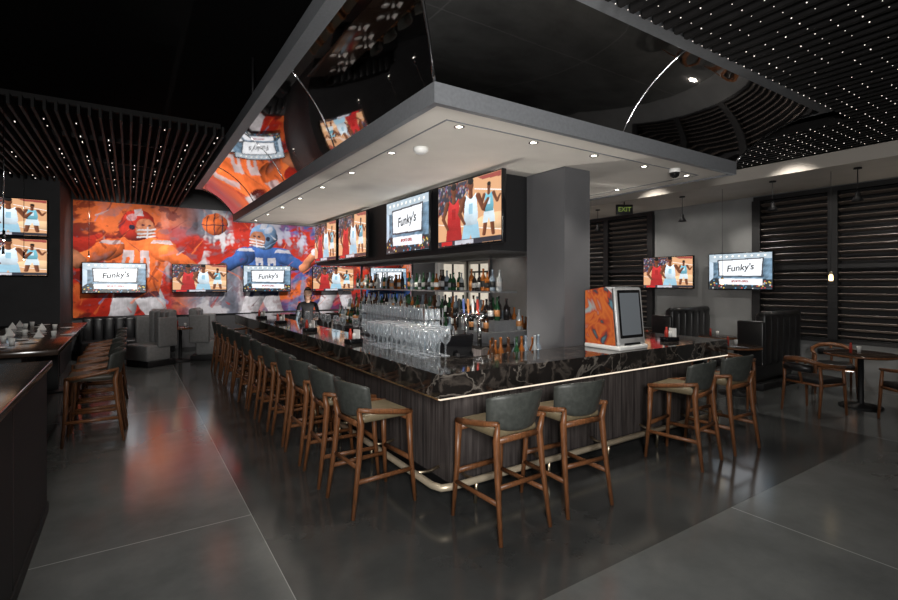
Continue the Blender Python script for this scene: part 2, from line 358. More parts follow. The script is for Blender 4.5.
def qb(cx,cz,s,jer,tr,hel,sk,d=1):
    q=lambda x,z:(cx+d*x*s,cz+z*s)
    c.cap(q(-.12,-.5),q(-.4,-1.4),.22*s,.15*s,WHT); c.cap(q(.15,-.5),q(.55,-1.4),.22*s,.15*s,WHT)
    c.pol([q(-.62,.28),q(-.45,.5),q(-.15,.58),q(.2,.58),q(.5,.48),q(.62,.22),q(.42,-.1),q(.33,-.6),q(-.33,-.6),q(-.38,-.1)],jer,1,.8)
    c.ell(*q(-.45,.33),.25*s,.20*s,jer,.3*d,.8); c.ell(*q(.46,.32),.25*s,.20*s,jer,-.3*d,.8)
    c.cap(q(-.5,.3),q(-.98,.05),.15*s,.11*s,jer,.9); c.cap(q(-.92,.06),q(-1.22,.42),.11*s,.075*s,sk,.9); c.ell(*q(-1.25,.5),.11*s,.10*s,WHT)
    c.cap(q(.52,.28),q(.98,-.02),.15*s,.11*s,jer,.9); c.cap(q(.92,-.02),q(1.3,-.1),.11*s,.075*s,sk,.9); c.ell(*q(1.38,-.08),.10*s,.09*s,WHT); c.ell(*q(1.46,-.02),.19*s,.1*s,BRN,.5*d)
    for sx in (-.42,.42): c.pol([q(sx-.14,.5),q(sx+.14,.5),q(sx+.2,.43),q(sx-.2,.43)],tr,.8)
    for sx in (-.15,.13): c.pol([q(sx-.085,.3),q(sx+.085,.3),q(sx+.085,-.22),q(sx-.085,-.22)],tr,.85); c.pol([q(sx-.03,.18),q(sx+.03,.18),q(sx+.03,-.1),q(sx-.03,-.1)],jer,1)
    for k in range(5): c.cap(q(-.3+.14*k,-.25-.05*(k%2)),q(-.2+.13*k,-.58),.02*s,.008*s,DEEP,0,.6)
    c.cap(q(-.36,.1),q(-.12,-.3),.03*s,.01*s,DEEP,0,.6); c.cap(q(.38,.1),q(.2,-.3),.03*s,.01*s,DEEP,0,.6)
    c.pol([q(-.33,-.5),q(.33,-.5),q(.35,-.62),q(-.35,-.62)],NAV,.8)
    c.ell(*q(.0,.8),.30*s,.31*s,hel,0,1.0); c.ell(*q(-.1,.95),.1*s,.07*s,WHT,.5,0,.5); c.ell(*q(.13,.74),.17*s,.19*s,sk,0,.5)
    c.pol([q(-.06,1.12),q(.06,1.13),q(.1,.98),q(-.04,.98)],WHT,.8); c.ell(*q(-.1,.76),.05*s,.05*s,NAV)
    c.ell(*q(.09,.8),.03*s,.018*s,NAV); c.ell(*q(.2,.8),.03*s,.018*s,NAV)
    for k in range(3): c.cap(q(0,.56+.07*k),q(.31,.58+.07*k),.016*s,.016*s,WHT,.1)
    c.cap(q(.16,.55),q(.17,.76),.013*s,.013*s,WHT,.1)
qb(5.2,2.25,1.05,RED,WHT,GRY,BRN,-1)
qb(3.1,2.10,1.15,BLU,WHT,SKY,FLE,-1)
qb(.15,2.15,1.25,ORG,WHT,RED,FLE)
c.ell(1.85,3.28,.30,.30,ORG,0,.9)
for a_,b2 in (((1.55,3.28),(2.15,3.28)),((1.85,2.98),(1.85,3.58)),((1.65,3.06),(1.7,3.51)),((2.05,3.06),(2.0,3.51))): c.cap(a_,b2,.012,.012,NAV,0)
c.ell(6.85,2.75,.62,.8,RED,0,.9); c.ell(6.85,3.35,.64,.38,DEEP,0,.5); c.ell(6.6,2.95,.16,.06,WHT,.1); c.ell(7.1,2.95,.16,.06,WHT,-.1); c.ell(6.62,2.95,.05,.05,NAV); c.ell(7.08,2.95,.05,.05,NAV)
c.cap((6.4,3.08),(6.75,3.05),.035,.03,NAV); c.cap((6.95,3.05),(7.3,3.08),.03,.035,NAV); c.cap((6.87,2.95),(6.9,2.65),.05,.09,ORG); c.ell(6.87,2.4,.22,.07,DEEP); c.ell(6.87,2.43,.17,.03,WHT)
c.pol([(6.2,1.9),(7.6,1.9),(7.7,1),(6.0,1)],BLU,1,.6)
rs=np.random.RandomState(4)
for i in range(130):
    x0,z0=rs.uniform(-1,7.6),rs.uniform(1,3.6); a_=rs.choice([.8,1.0,2.3])+rs.uniform(-.25,.25); l=rs.uniform(.1,.6)
    c.cap((x0,z0),(x0+l*math.cos(a_),z0+l*math.sin(a_)),rs.uniform(.006,.035),.003,[WHT,ORG,SKY,RED,DEEP,DEEP,ORG,NAV][rs.randint(8)],.2,.6)
c.over(ss(n4+n1*.4,.45,.8)*.4,L3(DEEP)); c.over(ss(n3-n4*.3,.55,.9)*.35,L3(WHT)); c.over(ss(-n2+n3*.3,.5,.9)*.35,L3(GRY))
c.c=c.c*(1+.25*n4)[...,None]
mu=obj('sports_mural',c.mesh('mural',13.955,M['mural']))
b=MB(); b.box((-1.09,13.96,.94),(7.71,13.995,3.655),'black'); b.build('backing_board',(0,0,0),0,mu)

# ------------------------------------------------------------ TVs
def textmesh(body,size,mat):
    cu=bpy.data.curves.new('txt','FONT'); cu.body=body; cu.size=size; cu.align_x='CENTER'; cu.align_y='CENTER'; cu.extrude=.0008
    cu.offset=.002; cu.shear=.2 if body!='EXIT' else 0
    o=bpy.data.objects.new('txt',cu); S.collection.objects.link(o)
    dg=bpy.context.evaluated_depsgraph_get(); me=bpy.data.meshes.new_from_object(o.evaluated_get(dg))
    bpy.data.objects.remove(o); me.materials.clear(); me.materials.append(mat); return me
ftxt=textmesh("Funky's",.17,M['black']); ftxt2=textmesh("SPORTS GRILL",.05,emat('red_letters',(.5,.03,.02),.8)); exittxt=textmesh('EXIT',.13,emat('exit_green',(.30,.40,.10),.4))
def tvmeshes(kind,w,h):
    f=MB()
    f.rbox((-w/2-.018,0,-h/2-.022),(w/2+.018,.055,h/2+.018),.008,'blackgloss',seg=2)
    f.box((-w*.2,.055,-h*.25),(w*.2,.09,h*.25),'black')
    c=Cv(-.5,.5,-.5,.5,190,107,.004,20); c.t=1+.12*sn(c.X,c.Z,30,3)
    n=sn(c.X,c.Z*1.5,28,7,3); g=np.random.RandomState(3)
    if kind=='logo':
        c.c=np.ones(c.c.shape)*np.array((.10,.16,.22))[None,None]*(1.3+.8*n)[...,None]
        c.pol([(-.5,.5),(.5,.5),(.5,.34),(-.5,.26)],(.42,.50,.56)); c.pol([(-.5,-.5),(.5,-.5),(.5,-.24),(-.5,-.2)],(.03,.035,.04))
        for i in range(60): c.ell(g.uniform(-.5,.5),g.uniform(-.5,-.25),.012,.02,[(.7,.5,.1),(.6,.6,.6),(.5,.06,.05),(.1,.3,.5)][g.randint(4)])
        c.pol([(-.36,.33),(.38,.36),(.36,-.17),(-.34,-.15)],(.05,.05,.06)); c.pol([(-.34,.30),(.36,.33),(.34,-.14),(-.32,-.12)],(.85,.88,.92))
        c.pol([(-.33,-.2),(.36,-.22),(.36,-.40),(-.33,-.37)],(.80,.82,.86)); c.pol([(-.5,.3),(-.43,.25),(-.43,-.2),(-.5,-.3)],(.5,.6,.7))
        for i in range(9): c.ell(-.4+i*.1,.42,.02,.03,(.95,.95,.9))
    else:
        c.c=np.ones(c.c.shape)*np.array((.66,.36,.19))[None,None]
        c.pol([(-.5,.5),(.10,.5),(-.12,.15),(-.5,.02)],(.04,.04,.055))
        for i in range(160):
            x0,z0=g.uniform(-.5,.08),g.uniform(0,.5)
            c.ell(x0,z0,.014,.025,[(.2,.09,.06),(.22,.03,.03),(.3,.3,.32),(.04,.05,.1),(.15,.12,.25)][g.randint(5)],a=float(z0>.14+x0*.8-.1 and x0<.06))
        c.pol([(.16,.5),(.5,.5),(.5,.42),(.24,.44)],(.30,.06,.05)); c.cap((.12,.33),(.5,.22),.007,.007,(.9,.9,.9),0); c.ell(.42,-.2,.3,.12,(.80,.52,.30)); c.cap((-.5,-.12),(.5,-.34),.006,.006,(.9,.85,.8),0)
        def player(cx,cz,k,j,j2,sk=(.15,.05,.025)):
            P=lambda x,z:(cx+x*k,cz+z*k)
            c.cap(P(-.06,-.25),P(-.12,-.7),.05*k,.04*k,sk); c.cap(P(.06,-.25),P(.1,-.7),.05*k,.04*k,sk)
            c.pol([P(-.11,-.1),P(.11,-.1),P(.15,-.42),P(.03,-.42),P(0,-.3),P(-.03,-.42),P(-.15,-.42)],j2)
            c.pol([P(-.08,.33),P(-.03,.27),P(.03,.27),P(.08,.33),P(.11,0),P(.10,-.15),P(-.10,-.15),P(-.11,0)],j,1,.7)
            c.cap(P(-.11,.28),P(-.18,.05),.038*k,.028*k,sk); c.cap(P(-.18,.05),P(-.1,-.12),.028*k,.02*k,sk)
            c.cap(P(.11,.28),P(.19,.06),.038*k,.028*k,sk); c.cap(P(.19,.06),P(.26,.2),.028*k,.02*k,sk)
            c.cap(P(0,.28),P(0,.4),.03*k,.028*k,sk); c.ell(*P(0,.46),.042*k,.085*k,sk); c.ell(*P(0,.52),.044*k,.05*k,(.01,.01,.01))
            c.pol([P(-.03,.18),P(.03,.18),P(.03,.02),P(-.03,.02)],j2)
        player(.33,.04,.6,(.16,.42,.52),(.6,.7,.75)); player(-.22,-.10,1.05,(.48,.03,.03),(.35,.02,.02)); player(.06,-.06,1.0,(.62,.74,.82),(.3,.5,.62))
        c.pol([(-.5,-.5),(.5,-.5),(.5,-.42),(-.5,-.42)],(.03,.03,.04)); c.pol([(-.44,-.49),(-.25,-.49),(-.25,-.43),(-.44,-.43)],(.5,.02,.02)); c.pol([(-.2,-.49),(.1,-.49),(.1,-.43),(-.2,-.43)],(.5,.5,.55))
    c.X=c.X*w; c.Z=c.Z*h
    return f.mesh('tv'),c.mesh('screen_'+kind,-.003,M['screen'])
TVC={}
def tv(kind,w,h,loc,rz=0,mount=None):
    key=(kind,w,h)
    if key not in TVC: TVC[key]=tvmeshes(*key)
    f,s=TVC[key]
    o=obj('television',f,loc,rz); obj('screen',s,(0,0,0),0,o)
    if kind=='logo':
        for me,z,sc in ((ftxt,.09*h,w/1.15),(ftxt2,-.29*h,w/1.15)):
            t=obj('lettering',me,(w*.01,-.006,z),0,o); t.rotation_euler=(R(90),R(-5) if me==ftxt else 0,0); t.scale=(sc,sc,sc)
    if mount:
        mb=MB(); mb.tube(mount,.02,'black'); mb.build('mount_arm',(0,0,0),0,o)
    return o
for x,k in ((-.29,'logo'),(1.5,'game'),(3.15,'logo'),(5.02,'game'),(6.82,'logo')):
    tv(k,1.22,.68,(x,13.83,1.87),0,[(0,.07,0),(0,.11,0)])
tv('game',1.22,.66,(-1.9,11.66,2.95),0,[(0,.07,0),(0,.13,0)]); tv('game',1.22,.66,(-1.9,11.66,2.22),0,[(0,.07,0),(0,.13,0)])
for y,k in ((3.95,'game'),(5.43,'logo'),(7.45,'game'),(8.85,'game')):
    tv(k,1.24,.74,(3.26,y+.63,2.57),R(-90))
tv('logo',1.15,.68,(9.80,4.75,1.98),R(-90),[(0,.07,0),(0,.17,0)]); tv('game',1.15,.66,(9.80,6.25,1.98),R(-90),[(0,.07,0),(0,.17,0)])

# ------------------------------------------------------------ canopy
b=MB()
lx0,lx1,ly0,ly1=1.74,5.78,2.83,10.6
ux0,ux1,uy0,uy1=1.25,6.55,2.32,11.2
b.box((lx0+.05,ly0+.05,3.0),(lx1-.05,ly1-.05,3.06),'soffit')
b.ring(lx0,lx1,ly0,ly1,.05,2.985,3.13,'frame')
b.ring(lx0+.28,lx1-.28,ly0+.28,ly1-.28,.012,2.994,3.0,'frame')
b.ring(ux0-.12,ux1+.12,uy0-.12,uy1+.12,.12,3.70,3.84,'frame')
b.box((ux0-.1,uy0-.1,3.84),(ux1+.1,uy1+.1,3.88),'black')
NS=14
def prof(t):
    u=t/(math.pi/2); k=.62
    return (k*u+(1-k)*(1-math.cos(t)), k*u+(1-k)*math.sin(t))
def corner(ix,iy,t):
    a,c=prof(t)
    x=(lx0+(ux0-lx0)*a) if ix==0 else (lx1+(ux1-lx1)*a)
    y=(ly0+(uy0-ly0)*a) if iy==0 else (ly1+(uy1-ly1)*a)
    return Vector((x,y,3.13+.57*c))
for (c0,c1) in (((0,0),(1,0)),((1,0),(1,1)),((1,1),(0,1)),((0,1),(0,0))):
    vs=[];fs=[]
    for i in range(NS+1):
        t=i/NS*math.pi/2; vs+= [corner(*c0,t),corner(*c1,t)]
    for i in range(NS): fs.append((2*i,2*i+1,2*i+3,2*i+2))
    b.add(vs,fs,'mirror',True)
    L0=(corner(*c1,0)-corner(*c0,0)).length; n=max(2,round(L0/1.9))
    for k in range(0,n+1):
        u=k/n
        pts=[corner(*c0,i/8*math.pi/2).lerp(corner(*c1,i/8*math.pi/2),u) for i in range(9)]
        b.tube(pts,.007 if 0<k<n else .012,'chrome',n=6)
for x in (1.3,4,6.5):
    for y in (2.4,6.5,11.1): b.tube([(x,y,3.86),(x,y,4.6)],.015,'black')
can=b.build('bar_canopy')
b=MB(); pos=[]
for i in range(5): pos.append((2.2+i*.8,3.2))
for i in range(1,8): pos.append((2.1,3.2+i*1.0)); 
for i in range(1,8): pos.append((5.45,3.2+i*1.0))
for x,y in pos:
    b.lathe([(.045,0),(.045,-.006),(.034,-.008),(.034,-.002)],(x,y,3.0),'chrome',n=16)
    b.lathe([(.026,-.003),(.001,-.0035)],(x,y,3.0),'glow',n=12)
b.build('recessed_downlights')
b=MB(); b.lathe([(.07,0),(.07,-.03),(.05,-.05),(.0,-.052)],(2.25,3.9,3.0),'white'); b.build('smoke_detector')
b=MB(); b.lathe([(.06,0),(.06,-.03),(.055,-.04)],(5.0,3.1,3.0),'white'); b.lathe([(.055,-.04),(.045,-.075),(.02,-.095),(.0,-.098)],(5.0,3.1,3.0),'blackgloss'); b.build('security_camera')
b=MB(); b.box((3.36,4.27,2.12),(4.7,10.3,2.995),'black'); b.build('tv_bulkhead')
b=MB(); b.box((3.88,3.66,0),(4.28,4.25,2.995),'gwall2')
b.box((3.87,3.65,0),(4.29,4.26,.1),'black'); b.build('structural_column')

# ------------------------------------------------------------ bar
b=MB()
X0,X1,Y0,Y1=1.916,6.0,3.04,11.4
b.ring(X0,X1,Y0,Y1,.60,1.03,1.07,'marble')
b.ring(X0,X1,Y0,Y1,.05,.89,1.03,'marble')
b.ring(X0+.05,X1-.05,Y0+.05,Y1-.05,.4,.89,.91,'black')
b.box((X0,Y0-.003,.879),(X1,Y0+.02,.89),'led'); b.box((X0-.002,Y0+.02,.876),(X0+.02,Y1,.89),'brass')  # front metal trim is given a glow, left trim is plain brass
b.ring(2.2,5.72,3.33,11.12,.10,.10,1.03,'die')
b.ring(2.24,5.68,3.37,11.08,.08,0,.10,'black')
for i in range(1,8): b.box((2.2+i*.44-.003,3.327,.1),(2.2+i*.44+.003,3.331,.89),'black')
for i in range(1,18): b.box((2.197,3.33+i*.44-.003,.1),(2.201,3.33+i*.44+.003,.89),'black')
for (x0,x1,y0,y1) in ((2.35,2.95,3.65,10.8),(2.95,3.85,3.65,4.05),(4.31,5.0,3.65,4.05),(5.0,5.6,3.65,10.8)):
    b.box((x0,y0,.80),(x1,y1,.84),'steel'); b.box((x0+.03,y0,0),(x1-.03,y1-.03,.80),'black')
b.build('bar_counter')
b=MB()
rx,ry,rz_=1.95,3.10,.19
pts=[(5.95,ry,rz_),(2.06,ry,rz_),(1.98,ry+.02,rz_),(rx,ry+.10,rz_),(rx,11.3,rz_)]
b.tube(pts,.028,'rail',n=14)
for x in (2.3,3.1,3.9,4.7,5.5,5.9):
    b.tube([(x,ry,rz_),(x,3.25,rz_-.02),(x,3.325,rz_)],.014,'brass'); b.tube([(x,ry,rz_),(x,ry+.02,.0)],.014,'brass')
y=3.5
while y<11.2:
    b.tube([(rx,y,rz_),(2.1,y,rz_-.02),(2.195,y,rz_)],.014,'brass'); b.tube([(rx,y,rz_),(rx+.02,y,0)],.014,'brass'); y+=.85
b.build('foot_rail')
b=MB()
b.box((3.55,4.7,0),(4.65,9.9,.95),'die'); b.box((3.5,4.65,.95),(4.7,9.95,.99),'marble')
b.box((3.75,4.8,.99),(4.45,9.8,1.12),'steel'); b.box((3.92,4.9,1.12),(4.28,9.7,1.26),'steel')
for i in range(8): b.box((3.54,4.85+i*.63,.12),(3.55,5.38+i*.63,.88),'blackgloss')
for y in (5.2,7.4,9.6): b.box((4.08,y,1.26),(4.12,y+.03,2.12),'chrome')
b.box((3.9,4.9,1.62),(4.3,9.7,1.64),'steel')
b.build('back_bar_cabinet')
def bottle(b,x,y,z,col,h=.3,r=.036):
    b.lathe([(r*.9,0),(r,.01),(r,h*.55),(r*.8,h*.64),(r*.36,h*.74),(r*.33,h*.92),(r*.4,h*.93),(r*.4,h)],(x,y,z),col,n=10)
    b.lathe([(r*1.03,h*.18),(r*1.03,h*.45)],(x,y,z),random.choice(['white','p_grey','p_grey','p_orange','black','black']),n=10)
BC=[pmat('bottle_'+n,c_,.07,var=.05) for n,c_ in (('amber',(.22,.07,.015)),('green',(.012,.05,.02)),('clear',(.28,.30,.31)),('brown',(.05,.02,.008)),('clear_blue',(.16,.2,.24)),('dark',(.012,.01,.01)))]
b=MB()
for x0,z in ((3.62,.99),(3.83,1.12),(4.0,1.26),(4.18,1.26),(4.37,1.12),(4.58,.99),(4.03,1.64)):
    y=5.35 if x0<3.7 else 4.95
    while y<9.7:
        if random.random()<.92: bottle(b,x0+random.uniform(-.02,.02),y,z+.0005,random.choice(BC),random.uniform(.24,.32),random.uniform(.033,.042))
        y+=random.uniform(.085,.12)
b.build('liquor_bottles')
b=MB()
for i in range(8): bottle(b,3.05+i*.085,3.82+random.uniform(-.05,.05),.841,random.choice(BC),.36,.037)
for i in range(8): bottle(b,3.09+i*.085,3.94+random.uniform(-.03,.03),.841,random.choice(BC),.32,.034)
b.build('speed_rail_bottles')
def glass(b,x,y,z,h=.14,r=.038,inv=True):
    p=[(r*.75,0),(r,h),(r*.94,h),(r*.70,.01)]
    if inv: p=[(a,h-c_) for a,c_ in p]
    vs=[];fs=[];n=9
    for (rr_,zz) in p:
        for k in range(n):
            t=2*math.pi*k/n; vs.append((x+rr_*math.cos(t),y+rr_*math.sin(t),z+zz))
    for i in range(3):
        for k in range(n): fs.append((i*n+k,i*n+(k+1)%n,(i+1)*n+(k+1)%n,(i+1)*n+k))
    fs.append(tuple(range(n)))
    b.add(vs,fs,'glass',True)
def rack(x0,y0,nx,ny,nz_,z):
    b=MB()
    for ix in range(nx):
        for iy in range(ny):
            for iz in range(nz_):
                if random.random()<.86: glass(b,x0+ix*.09,y0+iy*.097,z+.01+iz*.15,.13,.037)
    for iz in range(nz_+0):
        zz=z+iz*.15
        for ix in range(nx+1): b.tube([(x0-.045+ix*.09,y0-.05,zz),(x0-.045+ix*.09,y0+ny*.097-.045,zz)],.003,'chrome',n=4)
    for x in (x0-.045,x0+nx*.09-.045):
        for y in (y0-.05,y0+ny*.097-.045): b.box((x-.006,y-.006,z),(x+.006,y+.006,z+nz_*.15),'chrome')
    b.build('glass_rack')
rack(2.57,4.35,4,13,3,.845); rack(2.98+.02,5.1,3,20,3,.99)
b=MB(); b.box((2.96,5.0,.0),(3.24,7.1,.985),'black'); b.build('glass_washer_cabinet')
b=MB()
def stem(x,y,z,k=1.0):
    b.lathe([(.036*k,0),(.036*k,.004*k),(.006*k,.012*k),(.005*k,.09*k),(.034*k,.12*k),(.046*k,.16*k),(.036*k,.22*k),(.034*k,.22*k)],(x,y,z),'glass',n=12)
for ix in range(3):
    for iy in range(12):
        if random.random()<.9: stem(2.24+ix*.105+random.uniform(-.01,.01),3.80+iy*.11,1.071,1.15)
for i in range(10): stem(2.42+random.uniform(-.05,.05),5.3+i*.32,1.071)
b.build('wine_glasses')
def caddy(x,y,z=1.07):
    b=MB(); b.rbox((-.09,-.06,0),(.09,.06,.05),.008,'blackgloss',seg=2)
    b.lathe([(.022,.05),(.022,.12),(.012,.14),(.012,.165)],(-.045,0,0),'p_red',n=10); b.lathe([(.02,.05),(.02,.10),(.01,.115)],(.01,.0,0),'white',n=10)
    b.box((.04,-.05,.02),(.055,.05,.15),'white'); b.build('condiment_caddy',(x,y,z),random.uniform(-.3,.3))
for y in (5.2,6.8,8.4,9.8): caddy(2.12,y)
caddy(5.3,3.35)
scr=emat('pos_screen',(.2,.3,.35),.7)
def pos_(x,y,z,rz):
    b=MB(); b.rbox((-.12,-.09,0),(.12,.09,.03),.01,'black'); b.tube([(0,0,.03),(0,.03,.2)],.025,'black')
    T=Matrix.Translation((0,0,.28))@Matrix.Rotation(R(-15),4,'X'); b.rbox((-.17,-.02,-.12),(.17,.02,.12),.01,'blackgloss',T,2)
    b.box((-.15,-.0215,-.10),(.15,-.0205,.10),scr,T); b.build('pos_terminal',(x,y,z),rz)
pos_(2.75,4.05,.84,R(165)); pos_(2.6,9.0,.84,R(-100))
b=MB(); 
for yy_ in (-.14,.14): b.tube([(0,yy_,0),(0,yy_,.34)],.028,'chrome',n=12)
b.tube([(0,-.24,.36),(0,.24,.36)],.045,'chrome',n=14)
for i in range(5):
    yv=-.2+i*.1; b.tube([(0,yv,.36),(-.09,yv,.36),(-.10,yv,.31)],.01,'chrome'); b.tube([(-.07,yv,.38),(-.075,yv,.50),(-.08,yv,.56)],[.010,.02,.014],['p_red','white','p_orange','p_blue','black'][i])
b.build('beer_tap_tower',(3.62,4.98-.02,.99))

b=MB()
w=.42
pr=[(0,0),(.36,0),(.36,.60),(.10,.64),(.02,.58),(-.03,.05)]
vs=[(0,p[0],p[1]) for p in pr]+[(w,p[0],p[1]) for p in pr]; n=len(pr)
b.add(vs,[tuple(range(n))],'art'); b.add(vs,[tuple(range(n,2*n))[::-1]],'art')
b.add(vs,[(i,i+n,(i+1)%n+n,(i+1)%n) for i in range(n)],'steel')
T=Matrix.Translation((w/2,-.013,.315))@Matrix.Rotation(R(-5.4),4,'X')
silver=pmat('silver_bezel',(.5,.5,.5),.35,.4,var=.05)
b.rbox((-.215,-.035,-.30),(.215,.0,.32),.03,silver,T); b.rbox((-.18,-.042,-.20),(.18,-.03,.29),.012,'blackgloss',T,2)
b.box((-.155,-.0435,-.17),(.155,-.0425,.26),pmat('terminal_screen',(.08,.09,.10),.15,emit=(.4,.43,.46),es=.14),T)
b.rbox((-.02,-.10,0),(w+.02,.36,.045),.015,'white'); b.rbox((.08,-.08,.045),(w-.08,-.01,.07),.01,'blackgloss')
b.build('countertop_game_machine',(4.09,3.2,1.07))

# ------------------------------------------------------------ bar stool
def stoolmesh(seat):
    b=MB()
    for sx in (-1,1):
        b.tube([(sx*.235,-.28,0),(sx*.215,-.225,.40),(sx*.205,-.20,.68),(sx*.215,-.225,.80)],[.015,.022,.027,.016],'wood',n=8)
        b.tube([(sx*.235,.265,0),(sx*.215,.235,.40),(sx*.208,.225,.72)],[.015,.022,.028],'wood',n=8)
        b.tube([(sx*.222,-.235,.80),(sx*.235,-.10,.775),(sx*.225,.10,.74),(sx*.208,.245,.715)],[.018,.024,.024,.026],'wood',n=8,flat=.9)
        b.tube([(sx*.222,-.235,.26),(sx*.224,.25,.26)],.014,'wood',n=8,flat=1.3)
    b.tube([(-.215,.238,.34),(.215,.238,.34)],.015,'wood',n=8,flat=1.4)
    b.tube([(-.215,-.222,.36),(.215,-.222,.36)],.014,'wood',n=8,flat=1.3)
    b.tube([(-.205,.225,.67),(.205,.225,.67)],.018,'wood',n=8,flat=1.3); b.tube([(-.205,-.195,.67),(.205,-.195,.67)],.018,'wood',n=8,flat=1.3)
    b.rbox((-.20,-.19,.68),(.20,.235,.745),.03,seat)
    NU=14; vs=[];fs=[]; K=12
    for i in range(NU+1):
        u=-1+2*i/NU; ang=u*1.0
        for k in range(K):
            t=2*math.pi*k/K; cz=math.sin(t); cn=math.cos(t)
            zt=1.00-.035*abs(u)**3; zb=.725+.06*abs(u)**3; e=1-.25*abs(u)**6
            zz=(zt+zb)/2+(zt-zb)/2*math.copysign(abs(cz)**.4,cz)
            wf_=.84+.16*min(1,(zz-.72)/.25)
            x=.265*wf_*math.sin(ang)/math.sin(1.0); yb=-.235+.12*(1-math.cos(ang))/(1-math.cos(1.0))
            nx,ny=math.sin(ang)*.7,-math.cos(ang)
            nn=.017*e*math.copysign(abs(cn)**.6,cn); lean=-(zz-.74)*.20
            vs.append((x+nx*nn,yb+ny*nn+lean,zz))
    for i in range(NU):
        for k in range(K): fs.append((i*K+k,i*K+(k+1)%K,(i+1)*K+(k+1)%K,(i+1)*K+k))
    fs.append(tuple(range(K))[::-1]); fs.append(tuple(NU*K+k for k in range(K)))
    b.add(vs,fs,'uph',True)
    return b.mesh('bar_stool')
SM=stoolmesh('seat'); SD=stoolmesh('seatd')
def stool(x,y,rz,me=None): obj('bar_stool',me or SM,(x,y,0),rz)
for i in range(12): stool(1.635+random.uniform(-.02,.02),3.64+i*.635,R(-90+random.uniform(-4,4)))
stool(2.28,2.79,R(2)); stool(2.96,2.79,R(-3)); stool(4.62,2.78,R(8)); stool(5.36,2.79,R(-2))
for i in range(6): stool(-.33,6.75+i*.62,R(90+random.uniform(-6,6)),SD)
for i in range(5): stool(-1.9,7.0+i*.65,R(-90+random.uniform(-4,4)),SD)
b=MB(); b.rbox((-1.6,6.45,1.0),(-.62,10.6,1.06),.008,'tabtop',seg=2)
for y in (6.9,10.1):
    b.box((-1.25,y-.05,.03),(-.97,y+.05,1.0),'black'); b.rbox((-1.45,y-.25,0),(-.77,y+.25,.03),.008,'black',seg=2)
b.build('communal_high_table')
b=MB()
for i in range(9):
    x=-1.1+random.uniform(-.35,.35); y=6.8+i*.42
    b.lathe([(.022,0),(.032,.07),(.028,.07),(.02,.006)],(x,y,1.06),'white',n=12); b.lathe([(.0,0),(.08,.012),(.085,.016)],(x+.14,y+.05,1.06),'white',n=16)
    b.add([(x-.2,y-.05,1.061),(x-.10,y-.05,1.061),(x-.10,y+.05,1.061),(x-.2,y+.05,1.061),(x-.15,y,1.16)],[(0,1,4),(1,2,4),(2,3,4),(3,0,4)],'white')
b.build('tableware')
b=MB(); b.box((-2.2,.9,0),(-.53,4.80,1.10),'black'); b.rbox((-2.25,.85,1.10),(-.5,4.84,1.15),.008,'blackgloss',seg=2)
b.box((-.53,.9,0),(-.52,4.8,.08),'black')
for y in (2.2,3.5): b.box((-.532,y-.004,.08),(-.5285,y+.004,1.1),'blackgloss')
b.build('service_counter')

# ------------------------------------------------------------ booths, chairs, tables
def booth(name,w,h,mat,loc,rz):
    b=MB(); b.rbox((-w/2,-.32,.0),(w/2,.28,.12),.01,'black',seg=2)
    b.rbox((-w/2,-.34,.12),(w/2,.18,.46),.05,mat)
    n=max(2,round(w/.2))
    for i in range(n):
        x0=-w/2+i*w/n; b.rbox((x0+.004,.14,.42),(x0+w/n-.004,.32,h),.05,mat)
    b.tube([(-w/2+.02,.25,h-.04),(w/2-.02,.25,h-.04)],.07,mat,n=12)
    for sx in (-1,1): b.rbox((sx*w/2-.04,-.12,.40),(sx*w/2+.04,.30,h-.12),.035,mat)
    b.build(name,loc,rz)
booth('booth_bench',1.3,1.25,'boothblk',(9.2,5.65,0),R(180)); booth('booth_bench',1.3,1.25,'boothblk',(9.2,4.05,0),R(180))
booth('booth_bench',1.3,1.25,'boothblk',(9.2,7.5,0),R(180)); 
booth('booth_bench',.75,1.15,'boothgry',(.40,12.2,0),R(-60)); booth('booth_bench',.6,1.15,'boothgry',(1.5,12.5,0),R(70))
booth('banquette',2.1,.95,'boothblk',(-2.6,11.4,0),0); booth('banquette',3.0,.95,'boothblk',(4.2,13.55,0),0); booth('banquette',2.6,.95,'boothblk',(7.2,13.55,0),0); booth('banquette',1.8,.95,'boothblk',(-.0,13.55,0),0)
def chairmesh():
    b=MB()
    for sx in (-1,1):
        b.tube([(sx*.25,-.25,0),(sx*.245,-.20,.44),(sx*.24,-.22,.66)],[.015,.022,.018],'wood'); b.tube([(sx*.26,.25,0),(sx*.25,.22,.44),(sx*.25,.20,.64)],[.015,.022,.017],'wood')
        b.tube([(sx*.245,-.2,.41),(sx*.25,.22,.41)],.018,'wood')
    b.tube([(-.25,.22,.41),(.25,.22,.41)],.018,'wood'); b.tube([(-.245,-.2,.41),(.245,-.2,.41)],.018,'wood')
    b.rbox((-.24,-.22,.42),(.24,.24,.49),.03,'boothblk')
    pts=[(-.26,.22,.64),(-.275,.0,.655),(-.255,-.18,.68),(-.15,-.29,.73),(0,-.325,.745),(.15,-.29,.73),(.255,-.18,.68),(.275,0,.655),(.26,.22,.64)]
    b.tube(pts,[.018,.026,.03,.036,.04,.036,.03,.026,.018],'wood',n=8,flat=.9)
    b.tube([(-.17,-.27,.62),(0,-.30,.63),(.17,-.27,.62)],[.05,.06,.05],'boothblk',n=10,flat=1.0)
    b.tube([(0,-.21,.42),(0,-.31,.72)],.018,'wood')
    return b.mesh('dining_chair')
CM=chairmesh()
def chair(x,y,rz): obj('dining_chair',CM,(x,y,0),R(rz))
